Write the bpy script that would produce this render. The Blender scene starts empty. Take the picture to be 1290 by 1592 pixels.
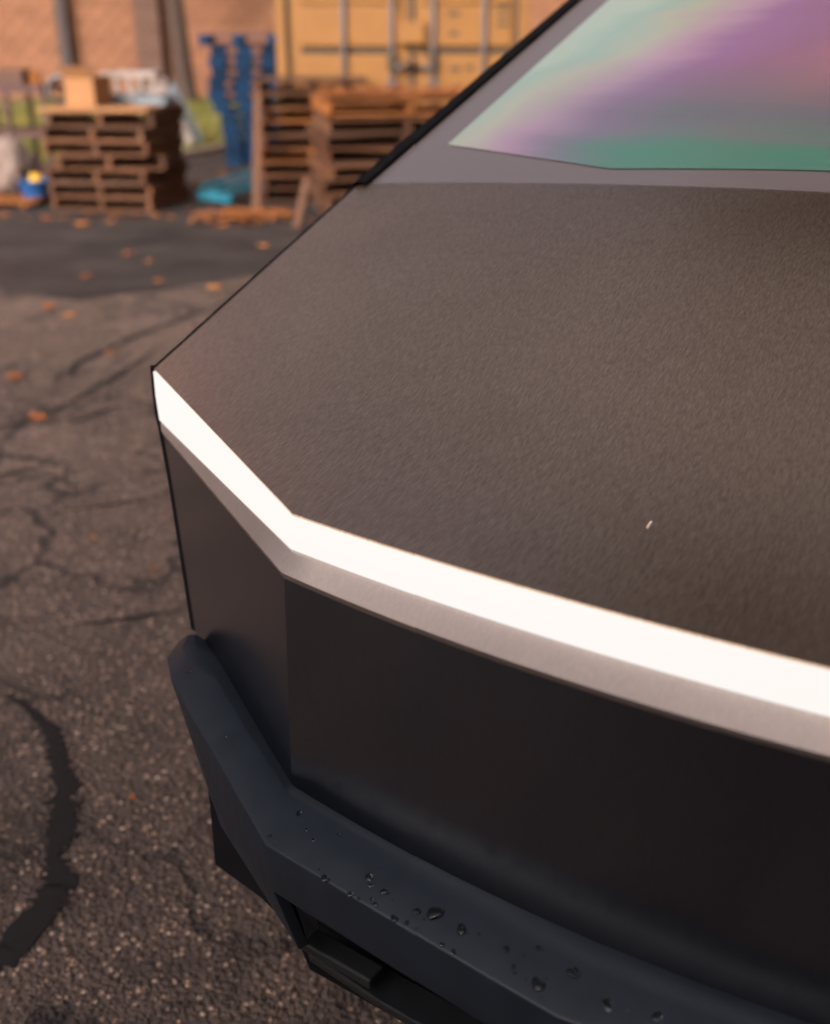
import bpy, bmesh, math, random
import numpy as np
from mathutils import Vector, Matrix, noise as mnoise

random.seed(7)
R = math.radians
sc = bpy.context.scene
COL = sc.collection

# ------------------------------------------------------------------ camera, sky, sun, exposure
cam_data = bpy.data.cameras.new('camera')
cam = bpy.data.objects.new('camera', cam_data)
COL.objects.link(cam)
cam.location = (0, 0, 1.6)
cam.rotation_euler = (R(90 - 24.2), 0, 0)
cam_data.sensor_fit = 'VERTICAL'
cam_data.sensor_height = 36.0
cam_data.lens = 1680 * 36.0 / 1592
cam_data.clip_start = 0.05
cam_data.clip_end = 500
cam_data.dof.use_dof = True
cam_data.dof.focus_distance = 1.38
cam_data.dof.aperture_fstop = 2.3
cam_data.dof.aperture_blades = 9
sc.camera = cam

SUN_EL, SUN_AZ = R(29), R(-150)          # azimuth measured from +Y (view direction) clockwise
world = bpy.data.worlds.new('World')
sc.world = world
world.use_nodes = True
wn = world.node_tree.nodes
wl = world.node_tree.links
wn.clear()
sky = wn.new('ShaderNodeTexSky')
sky.sky_type = 'NISHITA'
sky.sun_disc = False
sky.sun_elevation = SUN_EL
sky.sun_rotation = SUN_AZ
sky.air_density = .14
sky.dust_density = 10.0
sky.ozone_density = .2
bg = wn.new('ShaderNodeBackground')
bg.inputs['Strength'].default_value = 0.15
wo = wn.new('ShaderNodeOutputWorld')
wl.new(sky.outputs[0], bg.inputs['Color'])
wl.new(bg.outputs[0], wo.inputs['Surface'])

sun_data = bpy.data.lights.new('sun', 'SUN')
sun_data.energy = 1.05
sun_data.angle = R(22)
sun_data.color = (1.0, 0.70, 0.47)
sun = bpy.data.objects.new('sun', sun_data)
COL.objects.link(sun)
sd = Vector((math.sin(SUN_AZ) * math.cos(SUN_EL), math.cos(SUN_AZ) * math.cos(SUN_EL), math.sin(SUN_EL)))
sun.rotation_euler = sd.to_track_quat('Z', 'Y').to_euler()

sc.view_settings.view_transform = 'Standard'
sc.view_settings.look = 'None'
sc.view_settings.gamma = 1.0
sc.view_settings.exposure = 0.85

# ------------------------------------------------------------------ material helpers
class NT:
    def __init__(self, name):
        self.m = bpy.data.materials.new(name)
        self.m.use_nodes = True
        self.n = self.m.node_tree.nodes
        self.l = self.m.node_tree.links
        self.p = self.n['Principled BSDF']
        self._obj = None
    def new(self, t, **kw):
        nd = self.n.new(t)
        for k, v in kw.items():
            setattr(nd, k, v)
        return nd
    def set(self, nd, **kw):
        for k, v in kw.items():
            nd.inputs[k.replace('_', ' ')].default_value = v
    def P(self, **kw):
        for k, v in kw.items():
            self.p.inputs[k.replace('_', ' ')].default_value = v
    def obj(self):
        if self._obj is None:
            self._obj = self.new('ShaderNodeTexCoord')
        return self._obj.outputs['Object']
    def mapped(self, scale=(1, 1, 1), rot=(0, 0, 0)):
        mp = self.new('ShaderNodeMapping')
        mp.inputs['Scale'].default_value = scale
        mp.inputs['Rotation'].default_value = rot
        self.l.new(self.obj(), mp.inputs['Vector'])
        return mp.outputs[0]
    def noise(self, scale=5, detail=4, rough=.55, vec=None, dist=0):
        nd = self.new('ShaderNodeTexNoise')
        self.set(nd, Scale=scale, Detail=detail, Roughness=rough, Distortion=dist)
        self.l.new(vec if vec is not None else self.obj(), nd.inputs['Vector'])
        return nd.outputs['Fac']
    def voronoi(self, scale=5, vec=None, feature='F1', out='Distance', rnd=1.0):
        nd = self.new('ShaderNodeTexVoronoi', feature=feature)
        self.set(nd, Scale=scale, Randomness=rnd)
        self.l.new(vec if vec is not None else self.obj(), nd.inputs['Vector'])
        return nd.outputs[out]
    def ramp(self, fac, stops, interp='LINEAR'):
        nd = self.new('ShaderNodeValToRGB')
        cr = nd.color_ramp
        cr.interpolation = interp
        while len(cr.elements) < len(stops):
            cr.elements.new(0.5)
        for e, (pos, c) in zip(cr.elements, stops):
            e.position = pos
            if not hasattr(c, '__len__'):
                c = (c, c, c)
            e.color = (*c, 1)
        self.l.new(fac, nd.inputs[0])
        return nd.outputs[0]
    def mix(self, a, b, fac, mode='MIX'):
        nd = self.new('ShaderNodeMix', data_type='RGBA', blend_type=mode)
        for sock, val in ((nd.inputs[6], a), (nd.inputs[7], b), (nd.inputs[0], fac)):
            if hasattr(val, 'is_output'):
                self.l.new(val, sock)
            elif isinstance(val, (int, float)):
                sock.default_value = val
            else:
                sock.default_value = (*val, 1)
        return nd.outputs[2]
    def math(self, op, a, b=0.0, c=None):
        nd = self.new('ShaderNodeMath', operation=op)
        for sock, val in zip(nd.inputs, (a, b, c)):
            if val is None:
                continue
            if hasattr(val, 'is_output'):
                self.l.new(val, sock)
            else:
                sock.default_value = val
        return nd.outputs[0]
    def sep(self, vec=None):
        nd = self.new('ShaderNodeSeparateXYZ')
        self.l.new(vec if vec is not None else self.obj(), nd.inputs[0])
        return nd.outputs
    def bump(self, h, strength=.3, dist=.01, normal=None):
        nd = self.new('ShaderNodeBump')
        self.set(nd, Strength=strength, Distance=dist)
        self.l.new(h, nd.inputs['Height'])
        if normal is not None:
            self.l.new(normal, nd.inputs['Normal'])
        return nd.outputs[0]
    def random(self):
        return self.new('ShaderNodeObjectInfo').outputs['Random']
    def to(self, sock, name):
        self.l.new(sock, self.p.inputs[name])

def plain(name, col, rough=.6, metal=0.0, var=.25, scale=12, bumpk=.1):
    t = NT(name)
    n = t.noise(scale, 5)
    lo = tuple(c * (1 - var) for c in col)
    hi = tuple(min(1, c * (1 + var)) for c in col)
    t.to(t.ramp(n, [(.3, lo), (.7, hi)]), 'Base Color')
    t.to(t.ramp(n, [(.2, max(0, rough - .08)), (.8, min(1, rough + .08))]), 'Roughness')
    t.P(Metallic=metal)
    if bumpk:
        t.to(t.bump(t.noise(scale * 6, 4), bumpk, .004), 'Normal')
    return t.m

def steel(name, base, rough, grain_axis='Y', streak=1.0):
    """brushed stainless sheet; the grain runs along one local axis"""
    t = NT(name)
    sv = {'Y': (1200, 90, 400), 'Z': (900, 900, 85), 'X': (85, 900, 900)}[grain_axis]
    g = t.noise(1.0, 3, .6, t.mapped(sv))
    sv2 = {'Y': (520, 42, 200), 'Z': (330, 330, 60), 'X': (60, 330, 330)}[grain_axis]
    g2 = t.noise(1.0, 2, .5, t.mapped(sv2))
    gg = t.math('ADD', t.math('MULTIPLY', g, .5), t.math('MULTIPLY', g2, .5))
    big = t.noise(3.1, 4, .6)
    k = .34 * streak
    c = t.ramp(gg, [(.32, tuple(b * (1 - k) for b in base)), (.5, base), (.68, tuple(min(1, b * (1 + k * 1.3)) for b in base))])
    c = t.mix(c, t.ramp(big, [(.3, .90), (.7, 1.0)]), 1.0, 'MULTIPLY')
    t.to(c, 'Base Color')
    t.P(Metallic=1.0)
    t.to(t.math('ADD', t.math('MULTIPLY', gg, .12), rough - .06), 'Roughness')
    t.to(t.bump(gg, .13 * streak, .0005), 'Normal')
    return t.m

M = {}
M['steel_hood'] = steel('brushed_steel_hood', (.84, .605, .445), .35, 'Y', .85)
M['steel_shaded'] = steel('brushed_steel_shaded', (.205, .218, .255), .22, 'Z', .25)  # hood's steel again, with the nose's shade and dark reflection put into its colour
M['steel_shelf'] = steel('brushed_steel_shelf', (.56, .475, .44), .50, 'Y', .3)
M['plastic'] = plain('dark_bumper_plastic', (.012, .018, .028), .45, 0, .15, 30, .06)
M['plastic'].node_tree.nodes['Principled BSDF'].inputs['Specular IOR Level'].default_value = .38
M['black'] = plain('black_trim', (.012, .013, .016), .45, 0, .15, 30, .04)
t = NT('matte_black_gap')
t.P(Base_Color=(.004, .004, .005, 1), Roughness=.9)
t.p.inputs['Specular IOR Level'].default_value = .15
t.to(t.ramp(t.noise(20), [(.3, (.003, .003, .004)), (.7, (.006, .006, .008))]), 'Base Color')
M['gap'] = t.m
M['bare'] = plain('bare_bright_steel', (.85, .72, .60), .75, 0, .05, 30, 0)
M['rubber'] = plain('tyre_rubber', (.02, .02, .02), .8, 0, .2, 20, .2)
M['rim'] = plain('rim_grey', (.25, .25, .26), .4, .8, .1, 10, .02)

t = NT('light_bar_lens')
t.P(Base_Color=(.08, .08, .08, 1), Roughness=.35)
t.P(Emission_Color=(1.0, .94, .905, 1), Emission_Strength=.53)
M['led'] = t.m

t = NT('windshield_glass')
t.P(Base_Color=(.30, .26, .27, 1), Roughness=.12, IOR=1.8, Metallic=.42)
t.to(t.ramp(t.noise(4, 3), [(.3, .10), (.7, .2)]), 'Roughness')
M['glass'] = t.m
t = NT('side_glass')
t.P(Base_Color=(.01, .01, .012, 1), Roughness=.05)
M['side_glass'] = t.m

t = NT('iridescent_film')      # oil-slick tint: its hue runs in diagonal bands over the glass
xyz = t.sep()
wob = t.noise(2.6, 2, .5, dist=.6)
wob2 = t.noise(7.0, 2, .5)
ph = t.math('ADD', t.math('MULTIPLY', xyz[0], 1.12), t.math('MULTIPLY', xyz[1], -.46))
ph = t.math('ADD', ph, t.math('MULTIPLY', t.math('SUBTRACT', wob, .5), .30))
ph = t.math('ADD', ph, t.math('MULTIPLY', t.math('SUBTRACT', wob2, .5), .05))
strk = t.noise(1.0, 3, .6, t.mapped((1.3, 2.0, 42)))
ph = t.math('ADD', ph, t.math('MULTIPLY', t.math('SUBTRACT', strk, .5), .085))
ph = t.math('ADD', ph, 1.52)
col = t.ramp(ph, [(.05, (.72, .90, .78)), (.14, (.60, .84, .74)), (.25, (.78, .82, .70)), (.37, (.84, .60, .78)),
                  (.50, (.60, .34, .65)), (.62, (.58, .32, .52)), (.76, (.72, .36, .47)), (.97, (.62, .30, .40))])
hz_ = t.math('ADD', xyz[2], t.math('MULTIPLY', t.math('SUBTRACT', wob, .5), .10))
xm = t.ramp(t.math('ADD', xyz[0], 1.0), [(.28, 0), (.62, 1)])
grey_m = t.math('MULTIPLY', t.ramp(t.math('SUBTRACT', hz_, 1.0), [(.47, 1), (.545, 0)]), xm)
green_m = t.math('MULTIPLY', t.ramp(t.math('SUBTRACT', hz_, 1.0), [(.405, 1), (.455, 0)]), t.ramp(t.math('ADD', xyz[0], 1.0), [(.38, 0), (.60, 1)]))
col = t.mix(col, (.30, .34, .39), t.math('MULTIPLY', grey_m, t.ramp(strk, [(.3, .7), (.7, 1.0)])))
col = t.mix(col, (.16, .50, .36), t.math('MULTIPLY', green_m, t.ramp(strk, [(.3, .6), (.7, 1.0)])))
t.to(col, 'Base Color')
t.P(Metallic=.55, Roughness=.22)
M['film'] = t.m

def wood(name, cols, rough=.8):
    t = NT(name)
    g = t.noise(1.0, 5, .6, t.mapped((14, 14, 70)))
    c1 = t.ramp(g, [(.3, cols[0]), (.55, cols[1]), (.75, cols[2])])
    tint = t.ramp(t.random(), [(0, .55), (.5, .9), (1, 1.25)])
    gy = t.ramp(t.math('FRACT', t.math('MULTIPLY', t.random(), 7.31)), [(.45, 0.0), (1, .3)])
    lum = tuple(sum(cols[1]) / 3 * k for k in (1.12, 1.0, .93))
    if 'weathered' in name:
        c1 = t.mix(c1, lum, gy)
    t.to(t.mix(c1, tint, 1.0, 'MULTIPLY'), 'Base Color')
    t.P(Roughness=rough)
    t.p.inputs['Specular IOR Level'].default_value = .25
    t.to(t.bump(g, .4, .004), 'Normal')
    return t.m
M['wood'] = wood('weathered_pallet_wood', [(.065, .029, .015), (.125, .056, .029), (.185, .086, .044)])
M['wood_orange'] = wood('fresh_orange_wood', [(.15, .054, .015), (.24, .088, .025), (.33, .135, .042)])
M['wood_blue'] = wood('blue_painted_wood', [(.001, .014, .042), (.002, .026, .075), (.004, .040, .10)])
M['wood_cyan'] = wood('cyan_painted_wood', [(.010, .095, .15), (.016, .14, .21), (.04, .20, .27)])
M['card'] = plain('cardboard', (.31, .155, .066), .85, 0, .12, 6, .1)
M['bark'] = plain('bark', (.050, .033, .026), .95, 0, .4, 14, .8)
M['yellow'] = plain('container_yellow_paint', (.235, .108, .024), .6, 0, .12, 3, .05)
M['steel_rod'] = plain('galvanised_rod', (.11, .095, .10), .6, .2, .15, 20, .05)
M['gasket'] = plain('door_gasket', (.05, .04, .03), .8, 0, .1, 20, .05)
M['pipe'] = plain('dark_steel_post', (.045, .034, .036), .75, 0, .15, 9, .05)
M['pilaster'] = plain('brown_pilaster', (.095, .052, .038), .85, 0, .2, 9, .2)
M['kerb'] = plain('kerb_concrete', (.22, .17, .14), .9, 0, .25, 14, .3)
M['tar'] = plain('wet_tar', (.007, .007, .008), .55, 0, .4, 40, .5)
M['crack'] = plain('crack_dirt', (.018, .015, .014), .9, 0, .4, 40, .5)
M['white'] = plain('dirty_white_plastic', (.24, .205, .195), .6, 0, .15, 10, .05)
M['pale_blue'] = plain('pale_blue_panel', (.13, .165, .20), .6, 0, .2, 10, .05)
M['maroon'] = plain('rusty_rack_steel', (.075, .035, .034), .7, 0, .3, 18, .2)
M['sack'] = plain('woven_sack', (.20, .155, .14), .9, 0, .3, 7, .3)
M['blue'] = plain('blue_plastic', (.015, .10, .32), .5, 0, .1, 10, .03)
M['lemon'] = plain('yellow_plastic', (.80, .48, .03), .5, 0, .1, 10, .03)
M['coil'] = plain('black_hose', (.03, .035, .04), .5, 0, .2, 20, .05)

t = NT('leaf')
c = t.ramp(t.random(), [(0, (.36, .10, .026)), (.5, (.48, .165, .038)), (1, (.56, .24, .065))])
t.to(t.mix(c, t.ramp(t.noise(40, 3), [(.3, .7), (.7, 1.1)]), 1.0, 'MULTIPLY'), 'Base Color')
t.P(Roughness=.75)
M['leaf'] = t.m
t = NT('leaf_litter')
c = t.ramp(t.voronoi(28, out='Color'), [(.2, (.14, .035, .012)), (.5, (.27, .09, .022)), (.85, (.38, .16, .05))])
t.to(c, 'Base Color')
t.P(Roughness=.8)
M['litter'] = t.m

t = NT('water')
t.P(Base_Color=(.20, .23, .27, 1), Roughness=.08, IOR=1.33, Transmission_Weight=1.0)
M['water'] = t.m

t = NT('asphalt')
big = t.noise(.9, 6, .6)
mid = t.noise(5.5, 5, .65)
stone = t.new('ShaderNodeTexVoronoi', feature='F1')
t.set(stone, Scale=80.0)
warp = t.mix(t.obj(), t.obj(), 0)
t.l.new(t.obj(), stone.inputs['Vector'])
sc_col = t.sep(stone.outputs['Color'])
stone2 = t.new('ShaderNodeTexVoronoi', feature='F1')
t.set(stone2, Scale=230.0)
t.l.new(t.obj(), stone2.inputs['Vector'])
binder = t.ramp(mid, [(.25, (.076, .055, .049)), (.5, (.142, .100, .086)), (.8, (.205, .144, .122))])
binder = t.mix(binder, t.ramp(big, [(.3, .55), (.55, 1.0), (.75, 1.2)]), 1.0, 'MULTIPLY')
agg = t.ramp(sc_col[0], [(.0, (.07, .052, .046)), (.40, (.17, .12, .098)), (.66, (.38, .245, .175)), (.86, (.62, .40, .28)), (1, (.80, .62, .50))])
aggf = t.math('MULTIPLY', t.ramp(stone.outputs['Distance'], [(.28, 1), (.5, 0)]), t.ramp(sc_col[1], [(.40, 0), (.5, 1)]))
colr = t.mix(binder, agg, aggf)
fine = t.ramp(t.sep(stone2.outputs['Color'])[0], [(0, .65), (.6, 1.0), (1, 1.5)])
colr = t.mix(colr, fine, .8, 'MULTIPLY')
wv = t.new('ShaderNodeVectorMath', operation='ADD')
wn_ = t.new('ShaderNodeTexNoise')
t.set(wn_, Scale=3.2, Detail=5.0, Roughness=.6)
t.l.new(t.obj(), wn_.inputs['Vector'])
wm = t.new('ShaderNodeVectorMath', operation='SCALE')
t.l.new(wn_.outputs['Color'], wm.inputs[0])
wm.inputs['Scale'].default_value = .55
t.l.new(t.obj(), wv.inputs[0])
t.l.new(wm.outputs[0], wv.inputs[1])
web = t.voronoi(1.7, wv.outputs[0], 'DISTANCE_TO_EDGE')
web2 = t.voronoi(5.5, wv.outputs[0], 'DISTANCE_TO_EDGE')
wmask = t.ramp(t.noise(.8, 3), [(.38, 0), (.52, 1)])
wline = t.math('MULTIPLY', t.ramp(web, [(.008, 1), (.038, 0)]), wmask)
wline2 = t.math('MULTIPLY', t.ramp(web2, [(.008, .7), (.05, 0)]), t.ramp(t.noise(1.3, 3), [(.52, 0), (.62, 1)]))
wline = t.math('MAXIMUM', wline, wline2)
colr = t.mix(colr, (.022, .019, .020), t.math('MULTIPLY', wline, .95))
stain = t.ramp(t.noise(2.1, 5, .6, t.mapped((1, .55, 1))), [(.30, .40), (.46, 1.0)])
colr = t.mix(colr, stain, .75, 'MULTIPLY')
t.to(colr, 'Base Color')
t.to(t.ramp(mid, [(.3, .62), (.7, .9)]), 'Roughness')
hgt = t.math('SUBTRACT', t.math('MULTIPLY', mid, .8), t.math('MULTIPLY', stone.outputs['Distance'], .9))
hgt = t.math('SUBTRACT', hgt, t.math('MULTIPLY', stone2.outputs['Distance'], .35))
hgt = t.math('SUBTRACT', hgt, t.math('MULTIPLY', wline, .6))
t.to(t.bump(hgt, 1.0, .012), 'Normal')
M['asphalt'] = t.m

t = NT('asphalt_patch_surface')
n1 = t.noise(1.3, 6, .65, t.mapped((1, 1.6, 1)))
n2 = t.noise(60, 4, .6)
c = t.ramp(n1, [(.3, (.016, .0145, .016)), (.5, (.034, .028, .028)), (.72, (.052, .041, .038))])
t.to(t.mix(c, t.ramp(n2, [(.3, .75), (.7, 1.2)]), 1.0, 'MULTIPLY'), 'Base Color')
t.to(t.ramp(n1, [(.3, .45), (.6, .75)]), 'Roughness')
t.to(t.bump(n2, .5, .006), 'Normal')
M['patch'] = t.m

t = NT('painted_block')
n1 = t.noise(9, 5, .6)
c = t.ramp(n1, [(.3, (.185, .083, .045)), (.6, (.225, .104, .056)), (.8, (.26, .124, .068))])
t.to(t.mix(c, t.ramp(t.random(), [(0, .82), (1, 1.1)]), 1.0, 'MULTIPLY'), 'Base Color')
t.P(Roughness=.85)
t.to(t.bump(n1, .4, .01), 'Normal')
M['block'] = t.m
M['mortar'] = plain('wall_mortar', (.36, .17, .09), .9, 0, .15, 6, .2)
t = NT('upper_block_wall')
br = t.new('ShaderNodeTexBrick')
t.set(br, Scale=1.0, Mortar_Size=.012, Brick_Width=.4, Row_Height=.2)
br.inputs['Color1'].default_value = (.225, .104, .056, 1)
br.inputs['Color2'].default_value = (.20, .09, .048, 1)
br.inputs['Mortar'].default_value = (.15, .07, .038, 1)
mp = t.new('ShaderNodeMapping')
mp.inputs['Rotation'].default_value = (R(90), 0, 0)
t.l.new(t.obj(), mp.inputs['Vector'])
t.l.new(mp.outputs[0], br.inputs['Vector'])
t.to(br.outputs['Color'], 'Base Color')
t.P(Roughness=.88)
M['wall_far'] = t.m

t = NT('autumn_foliage')
t.to(t.ramp(t.noise(1.1, 3), [(.3, (.045, .05, .012)), (.6, (.09, .07, .016)), (.8, (.16, .07, .015))]), 'Base Color')
t.P(Roughness=.7)
M['foliage'] = t.m
t = NT('grass')
c = t.ramp(t.noise(1.2, 4), [(.3, (.09, .10, .018)), (.55, (.15, .15, .028)), (.75, (.26, .19, .04))])
t.to(c, 'Base Color')
t.P(Roughness=.8)
M['grass'] = t.m
M['soil'] = plain('lawn_soil', (.12, .10, .03), .95, 0, .4, 5, .4)

# ------------------------------------------------------------------ object helpers
def link(o, parent=None):
    COL.objects.link(o)
    if parent is not None:
        o.parent = parent
    return o

def mesh_obj(name, verts, faces, mat, parent=None, smooth=False, bevel=0, solid=0, segs=2):
    me = bpy.data.meshes.new(name)
    me.from_pydata([tuple(v) for v in verts], [], faces)
    me.update()
    if mat is not None:
        me.materials.append(M[mat])
    if smooth:
        me.polygons.foreach_set('use_smooth', [True] * len(me.polygons))
    o = bpy.data.objects.new(name, me)
    if solid:
        md = o.modifiers.new('thickness', 'SOLIDIFY')
        md.thickness = abs(solid)
        md.offset = -1 if solid > 0 else 1
    if bevel:
        md = o.modifiers.new('bevel', 'BEVEL')
        md.width = bevel
        md.segments = segs
        md.limit_method = 'ANGLE'
        md.angle_limit = R(28)
    if solid and smooth:
        md = o.modifiers.new('edges', 'EDGE_SPLIT')
        md.split_angle = R(30)
    return link(o, parent)

def box_data(sx, sy, sz, c=(0, 0, 0)):
    x, y, z = sx / 2, sy / 2, sz / 2
    v = [(c[0] + a * x, c[1] + b * y, c[2] + d * z) for d in (-1, 1) for b in (-1, 1) for a in (-1, 1)]
    f = [(0, 2, 3, 1), (4, 5, 7, 6), (0, 1, 5, 4), (2, 6, 7, 3), (0, 4, 6, 2), (1, 3, 7, 5)]
    return v, f

def box(name, size, loc, mat, parent=None, bevel=0.0, rot=(0, 0, 0)):
    v, f = box_data(*size)
    o = mesh_obj(name, v, f, mat, parent, bevel=bevel)
    o.location = loc
    o.rotation_euler = rot
    return o

def tube_data(pts, rad, n=10, closed=False):
    pts = [Vector(p) for p in pts]
    if not hasattr(rad, '__len__'):
        rad = [rad] * len(pts)
    V, F = [], []
    up = Vector((0, 0, 1))
    for i, p in enumerate(pts):
        d = (pts[min(i + 1, len(pts) - 1)] - pts[max(i - 1, 0)]).normalized()
        a = d.cross(up)
        if a.length < 1e-3:
            a = d.cross(Vector((0, 1, 0)))
        a.normalize()
        b = a.cross(d)
        for k in range(n):
            w = 2 * math.pi * k / n
            V.append(p + rad[i] * (a * math.cos(w) + b * math.sin(w)))
    for i in range(len(pts) - 1):
        for k in range(n):
            F.append((i * n + k, i * n + (k + 1) % n, (i + 1) * n + (k + 1) % n, (i + 1) * n + k))
    F.append(tuple(range(n - 1, -1, -1)))
    F.append(tuple(range((len(pts) - 1) * n, len(pts) * n)))
    return V, F

def tube(name, pts, rad, mat, parent=None, n=10):
    V, F = tube_data(pts, rad, n)
    return mesh_obj(name, V, F, mat, parent, smooth=True)

def lathe(name, prof, mat, parent=None, n=40, axis='X'):
    V, F = [], []
    for r, h in prof:
        for k in range(n):
            w = 2 * math.pi * k / n
            a, b = r * math.cos(w), r * math.sin(w)
            V.append((h, a, b) if axis == 'X' else (a, b, h))
    m = len(prof)
    for i in range(m - 1):
        for k in range(n):
            F.append((i * n + k, i * n + (k + 1) % n, (i + 1) * n + (k + 1) % n, (i + 1) * n + k))
    return mesh_obj(name, V, F, mat, parent, smooth=True)

def tag(o, label, cat, group=None, kind=None):
    if label:
        o['label'] = label
    if cat:
        o['category'] = cat
    if group:
        o['group'] = group
    if kind:
        o['kind'] = kind
    return o

def empty(name, loc=(0, 0, 0), rz=0.0, label=None, cat=None, group=None):
    o = bpy.data.objects.new(name, None)
    o.empty_display_size = .1
    COL.objects.link(o)
    o.location = loc
    o.rotation_euler = (0, 0, rz)
    return tag(o, label, cat, group)

# ------------------------------------------------------------------ ground
def sheet(name, pts, z, mat, parent=None):
    return mesh_obj(name, [(x, y, z) for x, y in pts], [tuple(range(len(pts)))], mat, parent)

ground = sheet('ground', [(-150, -120), (150, -120), (150, 200), (-150, 200)], 0, 'asphalt')
tag(ground, None, None, kind='structure')

def rough_poly(pts, amp, sub, seed, freq=6.0):
    out = []
    n = len(pts)
    for i in range(n):
        a, b = Vector((*pts[i], 0)), Vector((*pts[(i + 1) % n], 0))
        for k in range(sub):
            p = a.lerp(b, k / sub)
            o = mnoise.noise_vector(p * freq + Vector((seed, 0, 0))) * amp
            out.append((p.x + o.x, p.y + o.y))
    return out

patch = sheet('asphalt_patch', rough_poly([(-14, 8.1), (-4.2, 7.55), (-2.86, 7.40), (-2.62, 7.0), (-2.14, 6.83), (-1.74, 7.12),
              (-1.33, 7.44), (-1.05, 7.75), (1.0, 8.6), (9, 10.5), (14, 13), (14, 30), (-14, 30)], .09, 8, 3, 2.2), .004, 'patch')
tag(patch, None, None, kind='structure')

def strip(name, pts, z, mat, parent, seed, amp=.35, sub=9):
    """irregular band along a polyline of (x, y, half width)"""
    P = []
    for i in range(len(pts) - 1):
        a, b = pts[i], pts[i + 1]
        for k in range(sub):
            f = k / sub
            P.append([a[j] + (b[j] - a[j]) * f for j in range(3)])
    P.append(list(pts[-1]))
    V, F = [], []
    for i, (x, y, w) in enumerate(P):
        x0, y0, _ = P[max(0, i - 1)]
        x1, y1, _ = P[min(len(P) - 1, i + 1)]
        d = Vector((x1 - x0, y1 - y0, 0)).normalized()
        nrm = Vector((-d.y, d.x, 0))
        q = Vector((x, y, 0))
        f = 1.0 / max(w, .006) * .6
        jag = .9 * w * mnoise.noise(q * f * 1.4 + Vector((7, seed, 1))) * abs(mnoise.noise(q * f * .7)) * 2 + .08 * w * mnoise.noise(q * f * 3.7)
        jag2 = .9 * w * mnoise.noise(q * f * 1.6 + Vector((1, 7, seed))) * abs(mnoise.noise(q * f * .6)) * 2 + .08 * w * mnoise.noise(q * f * 4.1)
        wl_ = jag + w * (1 + amp * 2 * mnoise.noise(q * f + Vector((seed, 0, 0))))
        wr_ = jag2 + w * (1 + amp * 2 * mnoise.noise(q * f + Vector((0, seed, 9))))
        c = q + nrm * w * amp * mnoise.noise(q * f * .5 + Vector((3, 3, seed)))
        V += [(*(c + nrm * max(.001, wl_)).xy, z), (*(c - nrm * max(.001, wr_)).xy, z)]
    F = [(2 * i, 2 * i + 1, 2 * i + 3, 2 * i + 2) for i in range(len(P) - 1)]
    return mesh_obj(name, V, F, mat, parent)

strip('tar_seam', [(x, y, w * .78) for x, y, w in [(-1.075, 2.39, .004), (-1.03, 2.36, .011), (-.96, 2.29, .016), (-.885, 2.20, .028), (-.83, 2.06, .036), (-.805, 1.98, .034),
      (-.775, 1.90, .038), (-.765, 1.84, .034), (-.765, 1.78, .020), (-.725, 1.70, .040), (-.735, 1.62, .045),
      (-.765, 1.53, .042), (-.82, 1.46, .035), (-.93, 1.36, .03)]], .004, 'tar', ground, 5, .40, 22)
cracks = [
    [(-1.75, 3.72, .03), (-1.62, 3.9, .025), (-1.5, 3.98, .01)],
    [(-1.95, 4.3, .02), (-1.74, 4.52, .016), (-1.62, 4.75, .012), (-1.55, 5.0, .022), (-1.50, 5.22, .035), (-1.44, 5.45, .016), (-1.40, 5.72, .006)],
    [(-1.52, 4.50, .012), (-1.44, 4.62, .022), (-1.36, 4.75, .006)],
    [(-1.80, 5.15, .006), (-1.72, 5.5, .014), (-1.62, 5.85, .03), (-1.50, 6.15, .018), (-1.36, 6.45, .03), (-1.22, 6.75, .014), (-1.13, 7.0, .025), (-1.08, 7.3, .01)],
    [(-1.72, 5.2, .012), (-1.76, 5.45, .02), (-1.70, 5.7, .008)],
    [(-1.32, 3.55, .004), (-1.1, 3.62, .010), (-.95, 3.7, .006), (-.8, 3.9, .010), (-.68, 4.0, .004)],
    [(-1.0, 2.75, .004), (-.85, 2.78, .014), (-.7, 2.84, .004)],
]
for i, c in enumerate(cracks):
    strip('crack', [(x, y, w * .85) for x, y, w in c], .0035, 'crack', ground, 20 + i * 3.7, .55, 16)

# lawn behind the kerb, with blades
lawn_pts = [(-13, 12.4), (-4.6, 13.3), (-3.35, 14.15), (-2.72, 15.6), (-1.6, 17.4), (4, 19.5), (4, 26.8), (-13, 26.8)]
lawn = sheet('lawn', lawn_pts, .09, 'soil')
tag(lawn, None, None, kind='structure')
kerb_line = [(-13, 12.4), (-4.6, 13.3), (-3.35, 14.15), (-2.72, 15.6), (-1.6, 17.4), (4, 19.5)]
V, F = [], []
for i, (x, y) in enumerate(kerb_line):
    a = kerb_line[max(0, i - 1)]
    b = kerb_line[min(len(kerb_line) - 1, i + 1)]
    d = Vector((b[0] - a[0], b[1] - a[1], 0)).normalized()
    n_ = Vector((d.y, -d.x, 0))
    for off, z in ((.14, -.05), (.12, .12), (0, .125), (-.02, -.05)):
        V.append((x + n_.x * off, y + n_.y * off, z))
for i in range(len(kerb_line) - 1):
    for k in range(3):
        F.append((i * 4 + k, i * 4 + k + 1, i * 4 + k + 5, i * 4 + k + 4))
kerb = mesh_obj('kerb', V, F, 'kerb', None, bevel=.012)
tag(kerb, None, None, kind='structure')

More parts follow.
